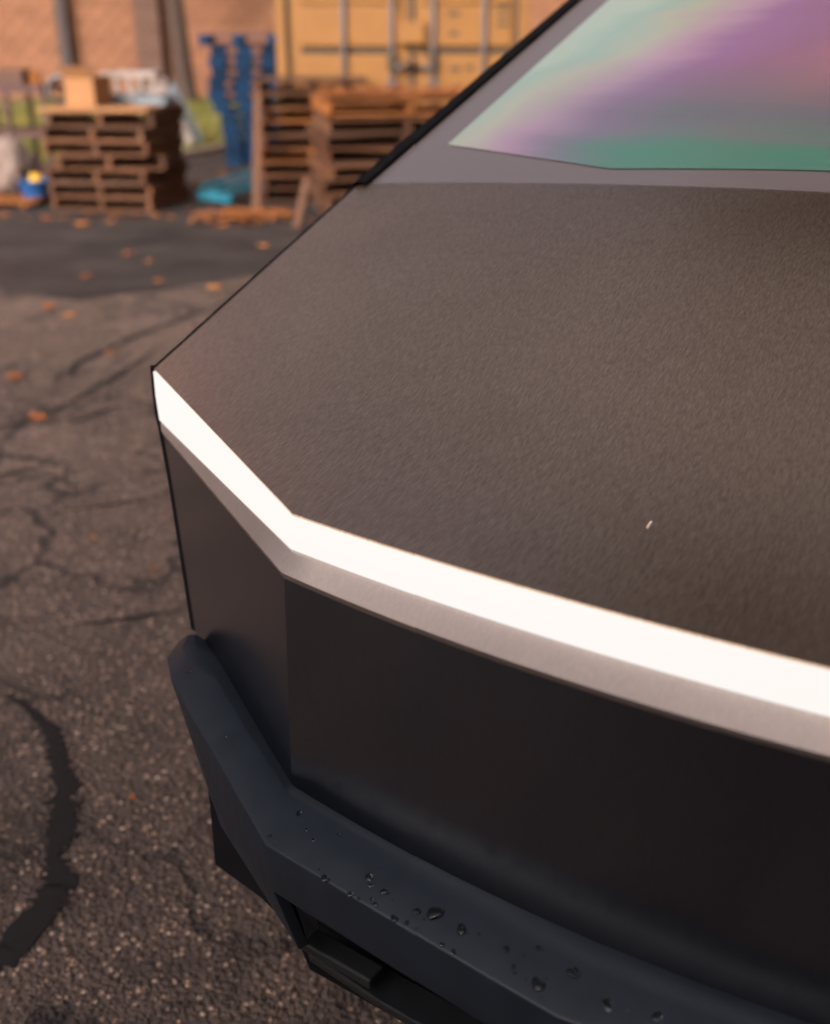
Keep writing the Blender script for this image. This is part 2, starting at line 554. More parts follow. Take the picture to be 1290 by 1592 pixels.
def in_poly(x, y, P):
    c = False
    for i in range(len(P)):
        x1, y1 = P[i]
        x2, y2 = P[i - 1]
        if (y1 > y) != (y2 > y) and x < (x2 - x1) * (y - y1) / (y2 - y1) + x1:
            c = not c
    return c
V, F = [], []
rg = random.Random(11)
cnt = 0
while cnt < 22000:
    y = 13.0 + 13.6 * rg.random() ** 1.3
    x = rg.uniform(-8, -1.0)
    if not in_poly(x, y, lawn_pts):
        continue
    h = rg.uniform(.05, .13)
    a = rg.uniform(0, 6.28)
    w = rg.uniform(.006, .014)
    lx, ly = rg.uniform(-.05, .05), rg.uniform(-.05, .05)
    i = len(V)
    V += [(x - w * math.cos(a), y - w * math.sin(a), .088), (x + w * math.cos(a), y + w * math.sin(a), .088), (x + lx, y + ly, .088 + h)]
    F.append((i, i + 1, i + 2))
    cnt += 1
grass = mesh_obj('grass', V, F, 'grass')
tag(grass, 'short yellowish green grass behind the kerb by the block wall', 'grass', kind='stuff')

# ------------------------------------------------------------------ block wall
WY = 27.0
wall = empty('block_wall', (-6, WY, 0), 0, 'long tan painted block wall behind the lawn and pallets', 'wall')
core = box('wall_core', (40, .3, 9.0), (0, .18, 4.5), 'wall_far', wall)
me_b = None
bw, bh = .40, .20
for r in range(13):
    for cidx in range(23):
        x = -4.6 + cidx * bw + (bw / 2 if r % 2 else 0)
        if me_b is None:
            v, f = box_data(bw - .014, .06, bh - .014)
            me_b = bpy.data.meshes.new('block')
            me_b.from_pydata(v, [], f)
            me_b.materials.append(M['block'])
        o = bpy.data.objects.new('block', me_b)
        link(o, wall)
        o.location = (x, .012 + rg.uniform(-.006, .006), .1 + r * bh)
post = empty('steel_post', (-7.95, WY - .25, 0), 0, 'dark steel post standing against the wall above the left pallet stack', 'post')
box('post_shaft', (.24, .16, 6.0), (0, 0, 3.0), 'pipe', post, .01)
box('base_plate', (.36, .26, .02), (0, 0, .1), 'pipe', post, .004)
pil = empty('pilaster', (-6.02, WY - .2, 0), 0, 'wide dark brown pilaster on the tan block wall', 'pilaster')
for k in range(12):
    box('pilaster_block', (.56, .30, .49), (0, 0, .25 + k * .5), 'pilaster', pil, .008)

# warehouse out of view behind the camera, added to shade the truck's nose
wh_ = empty('blocker', (5.6, -8.0, 0), R(-12), 'dark brown brick warehouse out of view, added to shade the nose', 'added building')
box('wall', (28, 8, 7.0), (0, -4.0, 3.5), 'pilaster', wh_)
box('roof', (28.6, 8.6, .25), (0, -4.0, 7.14), 'pipe', wh_, .02)
for k in range(7):
    x = -12 + k * 4
    fr_ = box('window', (1.8, .10, 1.4), (x, .03, 4.6), 'pipe', wh_, .01)
    box('pane', (1.6, .04, 1.2), (0, .05, 0), 'side_glass', fr_)
for x in (-8, 6):
    dr_ = box('loading_door', (3.2, .08, 3.4), (x, .03, 1.72), 'pipe', wh_, .01)

# tree trunk by the wall
tree = empty('tree', (-4.88, 24.8, .08), 0, 'dark tree trunk standing on the grass before the wall', 'tree')
tp = [(.02, 0, -.05), (0, 0, .12), (-.02, 0, .6), (-.07, .02, 1.4), (-.13, .02, 2.2), (-.2, .05, 3.2), (-.2, .1, 4.2), (-.1, .1, 5.2), (0, .2, 6.4)]
tube('trunk', tp, [.30, .23, .20, .185, .175, .165, .14, .1, .05], 'bark', tree, 14)
rl = random.Random(4)
for k in range(7):
    a = k * 2.4
    z0 = 3.3 + k * .35
    L = rl.uniform(1.2, 2.0)
    tube('limb', [(-.2, .05, z0), (-.2 + .5 * L * math.cos(a), .05 + .5 * L * math.sin(a), z0 + .5), (-.2 + L * math.cos(a), .05 + L * math.sin(a), z0 + 1.2)],
         [.07, .045, .015], 'bark', tree, 8)
V, F = [], []
for k in range(5200):
    cl = rl.randrange(26)
    rr = random.Random(cl)
    c = Vector((rr.gauss(0, 1.2), rr.gauss(0, 1.2), 5.6 + rr.gauss(0, .9)))
    p = c + Vector((rl.gauss(0, .42), rl.gauss(0, .42), rl.gauss(0, .32)))
    if p.z < 3.4:
        continue
    u = Vector((rl.gauss(0, 1), rl.gauss(0, 1), rl.gauss(0, 1))).normalized()
    w = u.orthogonal().normalized()
    s = rl.uniform(.05, .09)
    i = len(V)
    V += [p - u * s, p + w * s * .55, p + u * s, p - w * s * .55]
    F.append((i, i + 1, i + 2, i + 3))
mesh_obj('crown', V, F, 'litter', tree)

def added_tree(loc, seed, label, height, rad):  # added out of view so that its crown darkens the hood's reflection
    tr = empty('tree', loc, 0, label, 'tree')
    rr = random.Random(seed)
    tube('trunk', [(0, 0, -.1), (.02, 0, .3), (-.05, .05, height * .25), (.1, .0, height * .5), (.05, .1, height * .75)], [.42, .32, .26, .18, .06], 'bark', tr, 16)
    cl = []
    for k in range(16):
        a = k * 2.39996
        z0 = height * (.34 + .36 * k / 16)
        e = Vector((rad * .8 * math.cos(a) * rr.uniform(.6, 1), rad * .8 * math.sin(a) * rr.uniform(.6, 1), z0 + rr.uniform(.8, 2.2)))
        tube('limb', [(0, .03, z0), (e.x * .5, e.y * .5, z0 + .45 * (e.z - z0)), e], [.10, .06, .02], 'bark', tr, 8)
        cl += [(e, rr.uniform(.7, 1.1)), (Vector((e.x * .55, e.y * .55, e.z * .5 + z0 * .5 + .6)), rr.uniform(.6, 1.0))]
    for k in range(8):
        cl.append((Vector((rr.gauss(0, rad * .3), rr.gauss(0, rad * .3), height * rr.uniform(.75, 1.0))), rr.uniform(.7, 1.1)))
    V, F = [], []
    for k in range(34000):
        c, r = cl[rr.randrange(len(cl))]
        d = Vector((rr.gauss(0, 1), rr.gauss(0, 1), rr.gauss(0, .75))).normalized()
        p = c + d * r * rr.random() ** .45
        u = Vector((rr.gauss(0, 1), rr.gauss(0, 1), rr.gauss(0, 1))).normalized()
        w = u.orthogonal().normalized()
        s = rr.uniform(.14, .26)
        i = len(V)
        V += [p - u * s, p + w * s * .6, p + u * s, p - w * s * .6]
        F.append((i, i + 1, i + 2, i + 3))
    mesh_obj('crown', V, F, 'foliage', tr)
added_tree((3.6, 10.3, 0), 12, 'leafy tree out of view behind the truck, added to darken the hood reflection', 17.5, 3.8)

# ------------------------------------------------------------------ shipping container
CX, CY = -1.41, 12.0
cont = empty('shipping_container', (CX, CY, 0), 0, 'yellow shipping container with grey locking rods behind the pallets', 'container')
CW, CH, CL = 2.56, 2.6, 6.0
# frame
box('corner_post', (.10, .14, CH - .3), (.05, .07, .15 + (CH - .3) / 2), 'yellow', cont, .008)
box('corner_post', (.10, .14, CH - .3), (CW - .05, .07, .15 + (CH - .3) / 2), 'yellow', cont, .008)
box('sill', (CW, .16, .15), (CW / 2, .08, .075), 'yellow', cont, .008)
box('header', (CW, .16, .15), (CW / 2, .08, CH - .075), 'yellow', cont, .008)
# corrugated shell
V, F = [], []
zz = (.02, CH - .02)
pts = []
nrib = 21
for side in (0, 1):
    x0 = .02 if side == 0 else CW - .02
    sgn = 1 if side == 0 else -1
    base = len(V)
    for k in range(nrib * 4 + 1):
        y = .16 + (CL - .2) * k / (nrib * 4)
        dx = (0, 0, .035, .035)[k % 4]
        for z in zz:
            V.append((x0 + sgn * dx, y, z))
    for k in range(nrib * 4):
        F.append((base + 2 * k, base + 2 * k + 2, base + 2 * k + 3, base + 2 * k + 1))
mesh_obj('side_wall', V, F, 'yellow', cont, solid=.004)
box('roof', (CW - .02, CL - .1, .03), (CW / 2, CL / 2 + .05, CH - .03), 'yellow', cont)
box('end_wall', (CW - .06, .04, CH - .1), (CW / 2, CL - .02, CH / 2), 'yellow', cont)
box('container_floor', (CW - .1, CL - .2, .04), (CW / 2, CL / 2, .17), 'wood', cont)
# doors
MID = 1.375
doors = []
for x0, x1 in ((.135, MID - .025), (MID + .025, CW - .135)):
    d = empty('door', (0, 0, 0))
    d.parent = cont
    w = x1 - x0
    xm = (x0 + x1) / 2
    # three pressed panels with recessed grooves between them
    pan = None
    dr = box('door_frame', (w, .03, CH - .34), (xm, .075, CH / 2), 'yellow', d)
    for za, zb in ((.19, .60), (.66, 1.335), (1.405, 1.80), (1.80, 2.41)):
        m_in = .10 if x0 < 1 else .06
        box('door_panel', (w - m_in * 2 + .02, .05, zb - za - .01), (xm + .02, .05, (za + zb) / 2), 'yellow', d, .016)
    doors.append(d)
# the panel doors read better as plain children: flatten one level
for d in doors:
    for ch in list(d.children):
        ch.parent = cont
    bpy.data.objects.remove(d)
box('groove', (.94, .02, .05), (.20 + .52, .058, 1.37), 'gasket', cont)
box('groove', (.94, .02, .05), (MID + .56, .058, 1.37), 'gasket', cont)
box('door_gasket', (.035, .04, CH - .36), (.118, .055, CH / 2), 'gasket', cont)
box('door_gasket', (.05, .04, CH - .36), (MID, .055, CH / 2), 'gasket', cont)
box('door_gasket', (.035, .04, CH - .36), (CW - .118, .055, CH / 2), 'gasket', cont)
for rx in (.69, 1.18, 1.59, 2.11):
    tube('lock_rod', [(rx, .0, .12), (rx, 0, CH - .12)], .026, 'steel_rod', cont, 10)
    for z in (.45, 1.05, 2.0):
        box('rod_bracket', (.11, .05, .09), (rx, .005, z), 'steel_rod', cont, .006)
for rx in (1.18, 1.59):
    box('lock_handle', (.30, .02, .045), (rx + (.14 if rx < 1.4 else -.14), -.03, 1.22), 'steel_rod', cont, .005)
    box('handle_keeper', (.09, .04, .16), (rx, -.02, 1.27), 'gasket', cont, .006)
box('lock_box', (.24, .09, .21), (MID + .01, .0, 1.54), 'yellow', cont, .012)
for i in range(2):
    box('marking', (.12 - .03 * i, .004, .035), (1.80, .020, 1.72 - .19 * i), 'gasket', cont)
for i in range(3):
    box('marking', (.14, .004, .03), (2.30, .020, 1.78 - .08 * i), 'gasket', cont)
box('marking', (.10, .004, .04), (1.82, .020, 1.20), 'gasket', cont)
box('marking', (.07, .004, .04), (1.97, .020, 1.21), 'gasket', cont)

# ------------------------------------------------------------------ pallets
PH = .126
_pm = {}
def pallet(loc, rz, w, d, mat, label, group, ntop=7, sw=.045, mid_light=None, tilt=(0, 0), seed=0, cat='pallet'):
    rp = random.Random(seed)
    loc = (loc[0] + rp.uniform(-.022, .022), loc[1] + rp.uniform(-.02, .02), loc[2])
    rz += rp.uniform(-.03, .03)
    root = empty('pallet', loc, rz, label, cat, group)
    root.rotation_euler = (tilt[0], tilt[1], rz)
    key = (w, d, mat, sw)
    if key not in _pm:
        def mk(nm, s):
            v, f = box_data(*s)
            me = bpy.data.meshes.new(nm)
            me.from_pydata(v, [], f)
            me.materials.append(M[mat])
            return me
        _pm[key] = (mk('stringer', (sw, d, .088)), mk('deck_board', (w, .095, .017)), mk('lead_board', (w, .13, .017)))
    st, db, lb = _pm[key]
    for x in (-w / 2 + sw / 2, 0, w / 2 - sw / 2):
        o = bpy.data.objects.new('stringer', st)
        link(o, root)
        o.location = (x + rp.uniform(-.012, .012), rp.uniform(-.01, .01), .019 + .044)
    for zi, n in ((.0095, 4), (.1165, ntop)):
        for k in range(n):
            edge = k in (0, n - 1)
            if not edge and rp.random() < .08:
                continue
            o = bpy.data.objects.new('deck_board', lb if edge else db)
            link(o, root)
            o.location = (rp.uniform(-.015, .015), (-d / 2 + .066) + (d - .132) * k / (n - 1) + rp.uniform(-.008, .008), zi)
            o.rotation_euler = (0, rp.uniform(-.004, .004), rp.uniform(-.014, .014))
            o.scale = (rp.uniform(.97, 1.02), rp.uniform(.85, 1.12), 1)
    return root

ORD = ['lowest', 'second', 'third', 'fourth', 'fifth', 'sixth', 'seventh', 'eighth', 'ninth', 'tenth', 'eleventh', 'twelfth']
# left stack: seven weathered pallets
for k in range(7):
    ang = R(-9.5) + (0, R(1.0), R(-1.5), R(12), R(1.5), R(-2), R(4))[k]
    off = (0, .01, -.015, .05, .02, -.01, .03)[k]
    lab = ('weathered brown pallet, ' + (ORD[k] + ' from the ground' if k else 'lowest') + ' in the left stack') if k != 3 else \
          'weathered brown pallet twisted out of line halfway up the left stack'
    if k == 6:
        lab = 'weathered brown pallet at the top of the left stack under a board'
    pallet((-2.88 + off, 10.96, .002 + k * PH), ang, 1.0, .98, 'wood', lab, 'pallets in the left stack', seed=k)
# right front stack: eight pallets, the top one orange
for k in range(8):
    ang = R(11) + (0, R(1.2), R(-1), R(2.0), R(-2), R(1.0), R(.5), R(-1.2))[k]
    lab = 'brown pallet, ' + (ORD[k] + ' from the ground' if k else 'lowest') + ' in the stack nearest the truck'
    if k == 7:
        lab = 'orange pallet topping the stack nearest the truck, strewn with leaves'
    pallet((-.20 + (0, .02, -.03, .01, .04, 0, .03, .04)[k], 10.38, .002 + k * PH + (.02 if k == 7 else 0)), ang, 1.42, 1.12, 'wood_orange' if k == 7 else 'wood',
           lab, 'pallets in the stack nearest the truck', seed=20 + k)
# right rear stack
for k in range(9):
    ang = R(2) + rg.uniform(-.03, .03)
    lab = 'brown pallet, ' + (ORD[k] + ' from the ground' if k else 'lowest') + ' in the stack between blue pallets and container'
    if k == 8:
        lab = 'greyish brown pallet topping the stack right before the container door'
    pallet((-.99 + rg.uniform(-.02, .02), 11.49, .002 + k * PH), ang, 1.04, .88, 'wood_orange' if k in (6, 3) else 'wood', lab,
           'pallets in the stack before the container', seed=40 + k)
# blue stack
for k in range(11):
    off = (.04, .03, .02, .01, 0, -.02, -.05, -.05, -.04, -.03, -.02)[k]
    lab = 'blue painted pallet, ' + (ORD[k] + ' from the ground' if k else 'lowest') + ' in the tall blue stack'
    ang = R(8) + rg.uniform(-.03, .03)
    pallet((-2.10 + off, 14.55, .002 + k * PH), ang, .70 if k < 5 else .80, .9, 'wood_blue', lab, 'blue pallets in the tall stack', seed=60 + k, sw=.19)
pallet((-2.14, 14.55, .002 + 11 * PH), R(4), .92, .9, 'wood_blue', 'blue pallet wider than the rest at the top of the tall blue stack', 'blue pallets in the tall stack', seed=90, sw=.12)

# plank leaning against the right rear stack, and one by the front stack
def plank(name, a, b, w, th, mat, label):
    a, b = Vector(a), Vector(b)
    L = (b - a).length
    v, f = box_data(w, th, L, (0, 0, L / 2))
    o = mesh_obj(name, v, f, mat, None, bevel=.003)
    o.location = a
    o.rotation_euler = (b - a).to_track_quat('Z', 'Y').to_euler()
    return tag(o, label, 'plank')
plank('plank', (-1.47, 10.30, .012), (-1.49, 10.98, 1.02), .075, .022, 'wood', 'long upright plank leaning against the left edge of the right pallets')
plank('plank', (-1.02, 9.50, .012), (-.93, 9.70, .40), .07, .02, 'wood', 'short plank leaning on the foot of the stack nearest the truck')
# broken cyan pallet piece on the ground
cy = empty('broken_pallet', (-1.72, 11.15, 0), R(52), 'broken cyan blue pallet piece lying on the asphalt between the stacks', 'pallet')
for k in range(3):
    box('deck_board', (.80, .10, .02), (0, -.16 + k * .15, .155 + .03 * k), 'wood_cyan', cy, .002, (0, R(-4), R(2 * k)))
box('stringer', (.05, .46, .09), (-.36, 0, .09), 'wood_cyan', cy, .002)
box('stringer', (.05, .46, .09), (.30, 0, .10), 'wood_cyan', cy, .002)
bl = box('board', (.62, .12, .025), (-1.44, 10.18, .06), 'wood_orange', None, .003, (0, R(3), R(12)))
tag(bl, 'short orange board lying on leaves below the cyan pallet piece', 'board')

# ------------------------------------------------------------------ things on and around the left stack
top_z = .002 + 7 * PH
ply = box('plywood_sheet', (1.06, .98, .03), (-2.88, 10.95, top_z + .020), 'card', None, .003, (0, 0, R(-8)))
tag(ply, 'tan plywood sheet lying on top of the left pallet stack', 'board')
zt = top_z + .037
cb = empty('cardboard_box', (-3.06, 10.86, zt), R(-14), 'open tan cardboard box standing on the left pallet stack', 'box')
box('box_side', (.30, .008, .26), (0, -.16, .13), 'card', cb)
box('box_side', (.30, .008, .26), (0, .16, .13), 'card', cb)
box('box_side', (.008, .312, .26), (-.146, 0, .13), 'card', cb)
box('box_side', (.008, .312, .26), (.146, 0, .13), 'card', cb)
box('box_bottom', (.29, .30, .008), (0, 0, .006), 'card', cb)
box('flap', (.29, .008, .12), (0, -.20, .295), 'card', cb, 0, (R(38), 0, 0))
box('flap', (.008, .29, .12), (-.19, 0, .29), 'card', cb, 0, (0, R(-45), 0))
cr = empty('plastic_crate', (-2.70, 11.22, zt), R(-6), 'dirty white slatted crate with blue bottom behind the cardboard box', 'crate')
for x in (-.24, 0, .24):
    for y in (-.16, .16):
        box('crate_post', (.05, .025, .27), (x, y, .135), 'white', cr, .003)
for z, nm in ((.26, 'white'), (.05, 'pale_blue')):
    for y in (-.16, .16):
        box('crate_rail', (.54, .03, .05), (0, y * 1.02, z), nm, cr, .003)
    for x in (-.25, .25):
        box('crate_rail', (.03, .30, .05), (x, 0, z), nm, cr, .003)
box('crate_bottom', (.5, .3, .02), (0, 0, .012), 'pale_blue', cr)
pb = box('pale_blue_panel', (.34, .22, .06), (-2.46, 10.98, zt + .031), 'pale_blue', None, .006, (0, 0, R(-20)))
tag(pb, 'small pale blue panel lying on the right end of the left stack', 'panel')
hose = empty('hose_coil', (-3.33, 10.92, zt), 0, 'tangled black hose coil on the left end of the left stack', 'hose')
for k in range(3):
    pts = []
    for j in range(27):
        a = j / 26 * 6.6
        rr_ = .10 + .018 * k
        pts.append((rr_ * math.cos(a) * 1.1, .04 * k - .03 + .02 * math.sin(3 * a), .135 + rr_ * math.sin(a)))
    tube('hose_loop', pts, .016, ('coil', 'white', 'coil')[k], hose, 8)

# pale panels leaning behind the stack
rack_b = empty('panel_trestle', (-3.62, 16.1, .09), R(8), 'pale trestle behind the left stack that carries leaning panels', 'trestle')
for x in (-.25, .25):
    tube('trestle_leg', [(x, -.25, 0), (x, 0, .70)], .02, 'white', rack_b, 8)
    tube('trestle_leg', [(x, .25, 0), (x, 0, .70)], .02, 'white', rack_b, 8)
tube('trestle_bar', [(-.32, 0, .70), (.32, 0, .70)], .022, 'white', rack_b, 8)
for i, (x0, x1, m_, lb_) in enumerate(((-3.08, -3.50, 'white', 'dirty white panel leaning to the left behind the left stack'),
                                      (-3.00, -3.40, 'pale_blue', 'pale blue panel leaning beside the white one behind the left stack'))):
    a, b = Vector((x0, 15.5 + .25 * i, .10)), Vector((x1, 15.75 + .25 * i, .84))
    L = (b - a).length
    o = empty('leaning_panel', a, 0, lb_, 'panel')
    o.rotation_euler = (b - a).to_track_quat('Z', 'Y').to_euler()
    for s in (-1, 1):
        box('panel_stile', (.05, .03, L), (0, s * .11, L / 2), m_, o, .004)
    for k in range(6):
        box('panel_slat', (.03, .19, .10), (0, 0, .08 + k * (L - .16) / 5), m_, o, .004)

# steel rack at the left edge
rk = empty('steel_rack', (-4.42, 12.3, 0), R(-4), 'rusty dark steel rack at the left edge behind the sack', 'rack')
for x in (-.6, -.2, .2, .6):
    for y in (-.3, .3):
        box('rack_post', (.045, .045, 1.02), (x, y, .51), 'maroon', rk, .003)
for z in (.12, .55, 1.0):
    for y in (-.3, .3):
        box('rack_rail', (1.24, .04, .05), (0, y * 1.08, z), 'maroon', rk, .003)
    box('rack_shelf', (1.18, .55, .02), (0, 0, z + .036), 'maroon', rk)
bx1 = box('wooden_crate', (.5, .35, .16), (-4.30, 12.25, 1.108), 'pilaster', None, .006, (0, 0, R(-4)))
tag(bx1, 'brown crate standing on the steel rack at the left edge', 'crate')
bx2 = box('tin_can', (.11, .11, .15), (-3.94, 12.10, 1.104), 'wood_orange', None, .02, (0, 0, R(10)))
tag(bx2, 'small yellowish tin beside the crate on the steel rack', 'tin')

# sack, tub and plank at the left edge
bm = bmesh.new()
bmesh.ops.create_icosphere(bm, subdivisions=5, radius=1)
for v in bm.verts:
    p = v.co.copy()
    nn = mnoise.noise(p * 1.6) * .22 + mnoise.noise(p * 4.1) * .10 + mnoise.noise(p * 9) * .035
    p = p * (1 + nn)
    if p.z < -.72:
        p.z = -.72 + (p.z + .72) * .08
    top = max(0, p.z - .3)
    p.x *= 1 - .45 * top
    p.y *= 1 - .45 * top
    v.co = Vector((p.x * .36, p.y * .30, p.z * .31 + .235))
me = bpy.data.meshes.new('sack')
bm.to_mesh(me)
bm.free()
me.materials.append(M['sack'])
me.polygons.foreach_set('use_smooth', [True] * len(me.polygons))
sk = bpy.data.objects.new('sack', me)
link(sk)
sk.location = (-4.10, 11.25, .075)
tag(sk, 'lumpy greyish pink sack slumped on the low board at the left edge', 'sack')
tub = lathe('plastic_tub', [(.001, .0), (.12, .0), (.125, .01), (.155, .15), (.165, .155), (.155, .16), (.145, .15), (.115, .02), (.001, .02)], 'blue', None, 28, 'Z')
tub.location = (-3.72, 10.98, .075)
tag(tub, 'blue plastic tub between the sack and the left pallet stack', 'tub')
yb = box('yellow_bottle', (.10, .08, .18), (-3.72, 10.97, .20), 'lemon', None, .02, (0, R(18), R(20)))
tag(yb, 'yellow container tipped inside the blue tub', 'container')
lowp = empty('low_platform', (-4.28, 11.1, 0), R(-3), 'low platform of orange planks under the sack at the left edge', 'platform')
for k in range(5):
    box('deck_board', (1.35, .15, .022), (0, -.36 + k * .18, .064), 'wood_orange', lowp, .002)
for x in (-.55, 0, .55):
    box('stringer', (.06, .86, .05), (x, 0, .027), 'wood_orange', lowp, .002)

# ------------------------------------------------------------------ fallen leaves
def leaf_mesh(seed, size):
    rr = random.Random(seed)
    n = 22
    V = [(0, 0, .012 * size / .05)]
    for k in range(n):
        a = 2 * math.pi * k / n
        r = (.62 + .38 * abs(math.cos(2.5 * a)) ** .7) * (1 + rr.uniform(-.10, .10))
        V.append((r * math.cos(a) * size, r * math.sin(a) * size * .8, size * (.10 + .30 * rr.random() * r)))
    F = [(0, 1 + k, 1 + (k + 1) % n) for k in range(n)]
    i = len(V)
    V += [(-.5 * size, -.03 * size, .05 * size), (-.5 * size, .03 * size, .05 * size), (-1.45 * size, .10 * size, .12 * size), (-1.45 * size, .05 * size, .12 * size)]
    F.append((i, i + 1, i + 2, i + 3))
    me = bpy.data.meshes.new('fallen_leaf')
    me.from_pydata(V, [], F)
    me.materials.append(M['leaf'])
    return me
GL = 'fallen leaves on the asphalt'
leaves = [
    (-2.28, 6.64, .050, 'orange leaf at the near edge of the dark asphalt patch, left of its neighbour'),
    (-2.09, 6.44, .042, 'orange leaf just in front of the dark asphalt patch, right of its neighbour'),
    (-1.99, 5.17, .052, 'bright orange leaf by the left edge of the picture, above the cracks'),
    (-1.68, 4.56, .050, 'flat orange leaf lying across a crack left of the truck corner'),
    (-1.33, 7.18, .055, 'orange leaf beside the hood edge, just outside the dark patch'),
    (-1.75, 7.38, .035, 'small reddish leaf on the right edge of the dark patch'),
    (-2.29, 7.54, .042, 'dull orange leaf in the middle of the dark asphalt patch'),
    (-2.19, 8.36, .045, 'orange leaf far back on the dark patch in line with the left stack'),
    (-1.98, 8.08, .035, 'dull small leaf on the dark patch right of a bigger leaf'),
    (-1.20, 8.67, .055, 'orange leaf on the dark patch close to the hood edge'),
    (-2.92, 9.67, .085, 'large orange leaf clump lying before the left pallet stack'),
    (-3.32, 10.0, .06, 'orange leaf lying before the left end of the left stack'),
    (-2.45, 12.1, .07, 'orange leaf lying right of the left pallet stack'),
    (-2.72, 9.85, .05, 'brown leaf lying below the middle of the left stack'),
    (-1.10, 3.34, .012, 'tiny pale leaf scrap on the asphalt left of the corner panel'),
    (-.84, 3.10, .012, 'tiny orange leaf scrap close to the truck corner panel'),
    (-.64, 1.97, .010, 'tiny orange leaf scrap on the asphalt left of the bumper'),
    (-1.62, 5.62, .030, 'faint brown leaf on the asphalt above the bright orange one'),
]
for i, (x, y, s, lb_) in enumerate(leaves):
    o = bpy.data.objects.new('fallen_leaf', leaf_mesh(i, s))
    link(o)
    o.location = (x, y, .006)
    o.rotation_euler = (0, 0, rg.uniform(0, 6.28))
    tag(o, lb_, 'leaf', GL)

def litter(name, n, sampler, label, seed, smin=.03, smax=.055):
    rr = random.Random(seed)
    V, F = [], []
    for k in range(n):
        x, y, z = sampler(rr)
        s = rr.uniform(smin, smax)
        a = rr.uniform(0, 6.28)
        tl = rr.uniform(-.6, .6)
        i = len(V)
        m = 7
        V.append((x, y, z + .015))
        for j in range(m):
            w = 2 * math.pi * j / m
            r = s * rr.uniform(.65, 1.1)
            px, py = r * math.cos(w + a), r * math.sin(w + a) * .75
            V.append((x + px, y + py, max(z - .004, z + px * tl * .5 + rr.uniform(0, .02))))
        for j in range(m):
            F.append((i, i + 1 + j, i + 1 + (j + 1) % m))
    o = mesh_obj(name, V, F, 'litter')
    return tag(o, label, 'leaf litter', kind='stuff')
litter('leaf_litter', 220, lambda r: (-1.55 + r.gauss(0, .22), 10.0 + r.gauss(0, .16), .008 + r.random() * .05), 'heap of orange leaves in front of the cyan pallet piece', 3)
zl = .002 + 8 * PH + .022
def on_top(r):
    a, b = r.uniform(-.70, .70), r.uniform(-.55, .5)
    c, s = math.cos(R(10)), math.sin(R(10))
    return (-.16 + c * a - s * b, 10.38 + s * a + c * b, zl + r.random() * .06)
litter('leaf_litter', 420, on_top, 'layer of orange leaves on top of the stack nearest the truck', 5)
litter('leaf_litter', 26, lambda r: (r.uniform(-4.2, -2.2), 10.15 + r.gauss(0, .12), .008), 'thin scatter of leaves along the foot of the left stack', 8)
litter('leaf_litter', 60, lambda r: (r.uniform(-2.4, -1.6), 12.6 + r.gauss(0, .35), .008), 'thin scatter of leaves before the tall blue stack', 9)

# ------------------------------------------------------------------ the pickup truck
TR = empty('pickup_truck', (.2119, .8806, 0), R(-31), 'angular brushed steel pickup truck with glowing white light bar', 'truck')

def mir(pts):           # half polyline from the left end (x<0) to the centre -> full polyline
    return list(pts) + [(-p[0], *p[1:]) for p in reversed(pts[:-1])]

def strips(rows):
    n = len(rows[0])
    V = [p for r in rows for p in r]
    F = []
    for i in range(len(rows) - 1):
        for k in range(n - 1):
            F.append((i * n + k, (i + 1) * n + k, (i + 1) * n + k + 1, i * n + k + 1))
    return V, F

def subdiv(pts, m):
    out = []
    for i in range(len(pts) - 1):
        a, b = Vector(pts[i]), Vector(pts[i + 1])
        for k in range(m):
            out.append(tuple(a.lerp(b, k / m)))
    out.append(tuple(pts[-1]))
    return out

H0 = (-.95, .36, 1.10)
H1 = (-.905, .894, 1.33)
def nose(end, corner, centre, m0=6, m1=10):
    out = [tuple(Vector(end).lerp(Vector(corner), i / m0)) for i in range(m0)]
    for i in range(m1 + 1):
        x = corner[0] * (1 - i / m1)
        f = (x / corner[0]) ** 2
        out.append((x, centre[1] + (corner[1] - centre[1]) * f, centre[2] + (corner[2] - centre[2]) * f))
    return out
NC = 6          # index of the corner in every nose line
LT = nose((-.945, .352, 1.098), (-.417, .014, 1.098), (0, -.011, 1.098))      # lamp top
LB = nose((-.930, .340, 1.020), (-.417, .012, 1.056), (0, -.016, 1.0545))      # lamp bottom
SH = nose((-.908, .318, 1.013), (-.418, -.008, 1.035), (0, -.046, 1.035))     # shelf edge
FT = [(p[0], p[1] + .004, p[2] - .004) for p in SH]
FB = nose((-.815, .2555, .70), (-.425, -.004, .70), (0, -.047, .70))

# hood
def cowl(k):
    a = 1 - abs(k) ** 1.5
    return (.905 * k, .894 - .104 * a, 1.33 + .057 * a)
def peak(k):
    return (.816 * k, 2.03 - .06 * (1 - k * k), 1.79 + .015 * (1 - k * k))
def wsurf(k, t_, up=0.0):
    a, b = Vector(cowl(k)), Vector(peak(k))
    p = a.lerp(b, t_)
    return (p.x, p.y, p.z + up)

nU, nV = 72, 30
front = nose((-.947, .3545, 1.100), (-.4165, .0155, 1.100), (0, -.0095, 1.100))
fx = [p[0] for p in mir(front)]
fy = [p[1] for p in mir(front)]
us = np.linspace(-1, 1, nU + 1)
vs = np.linspace(0, 1, nV + 1)
def fpt(u):
    # piecewise in u so that a vertex falls on the lamp corner
    if abs(u) <= .44:
        x = u / .44 * .4165
    else:
        x = math.copysign(.4165 + (abs(u) - .44) / .56 * (.947 - .4165), u)
    return np.array([x, np.interp(x, fx, fy), 1.100])
us = np.unique(np.concatenate([np.linspace(-1, -.44, 21), np.linspace(-.44, .44, 33), np.linspace(.44, 1, 21)]))
def cpt(u):
    c = cowl(u)
    return np.array([c[0], c[1] - .003, c[2] - .001])
def side(v, s):
    a, b = fpt(s), cpt(s)
    return a + (b - a) * v
XY = np.zeros((len(us), nV + 1, 3))
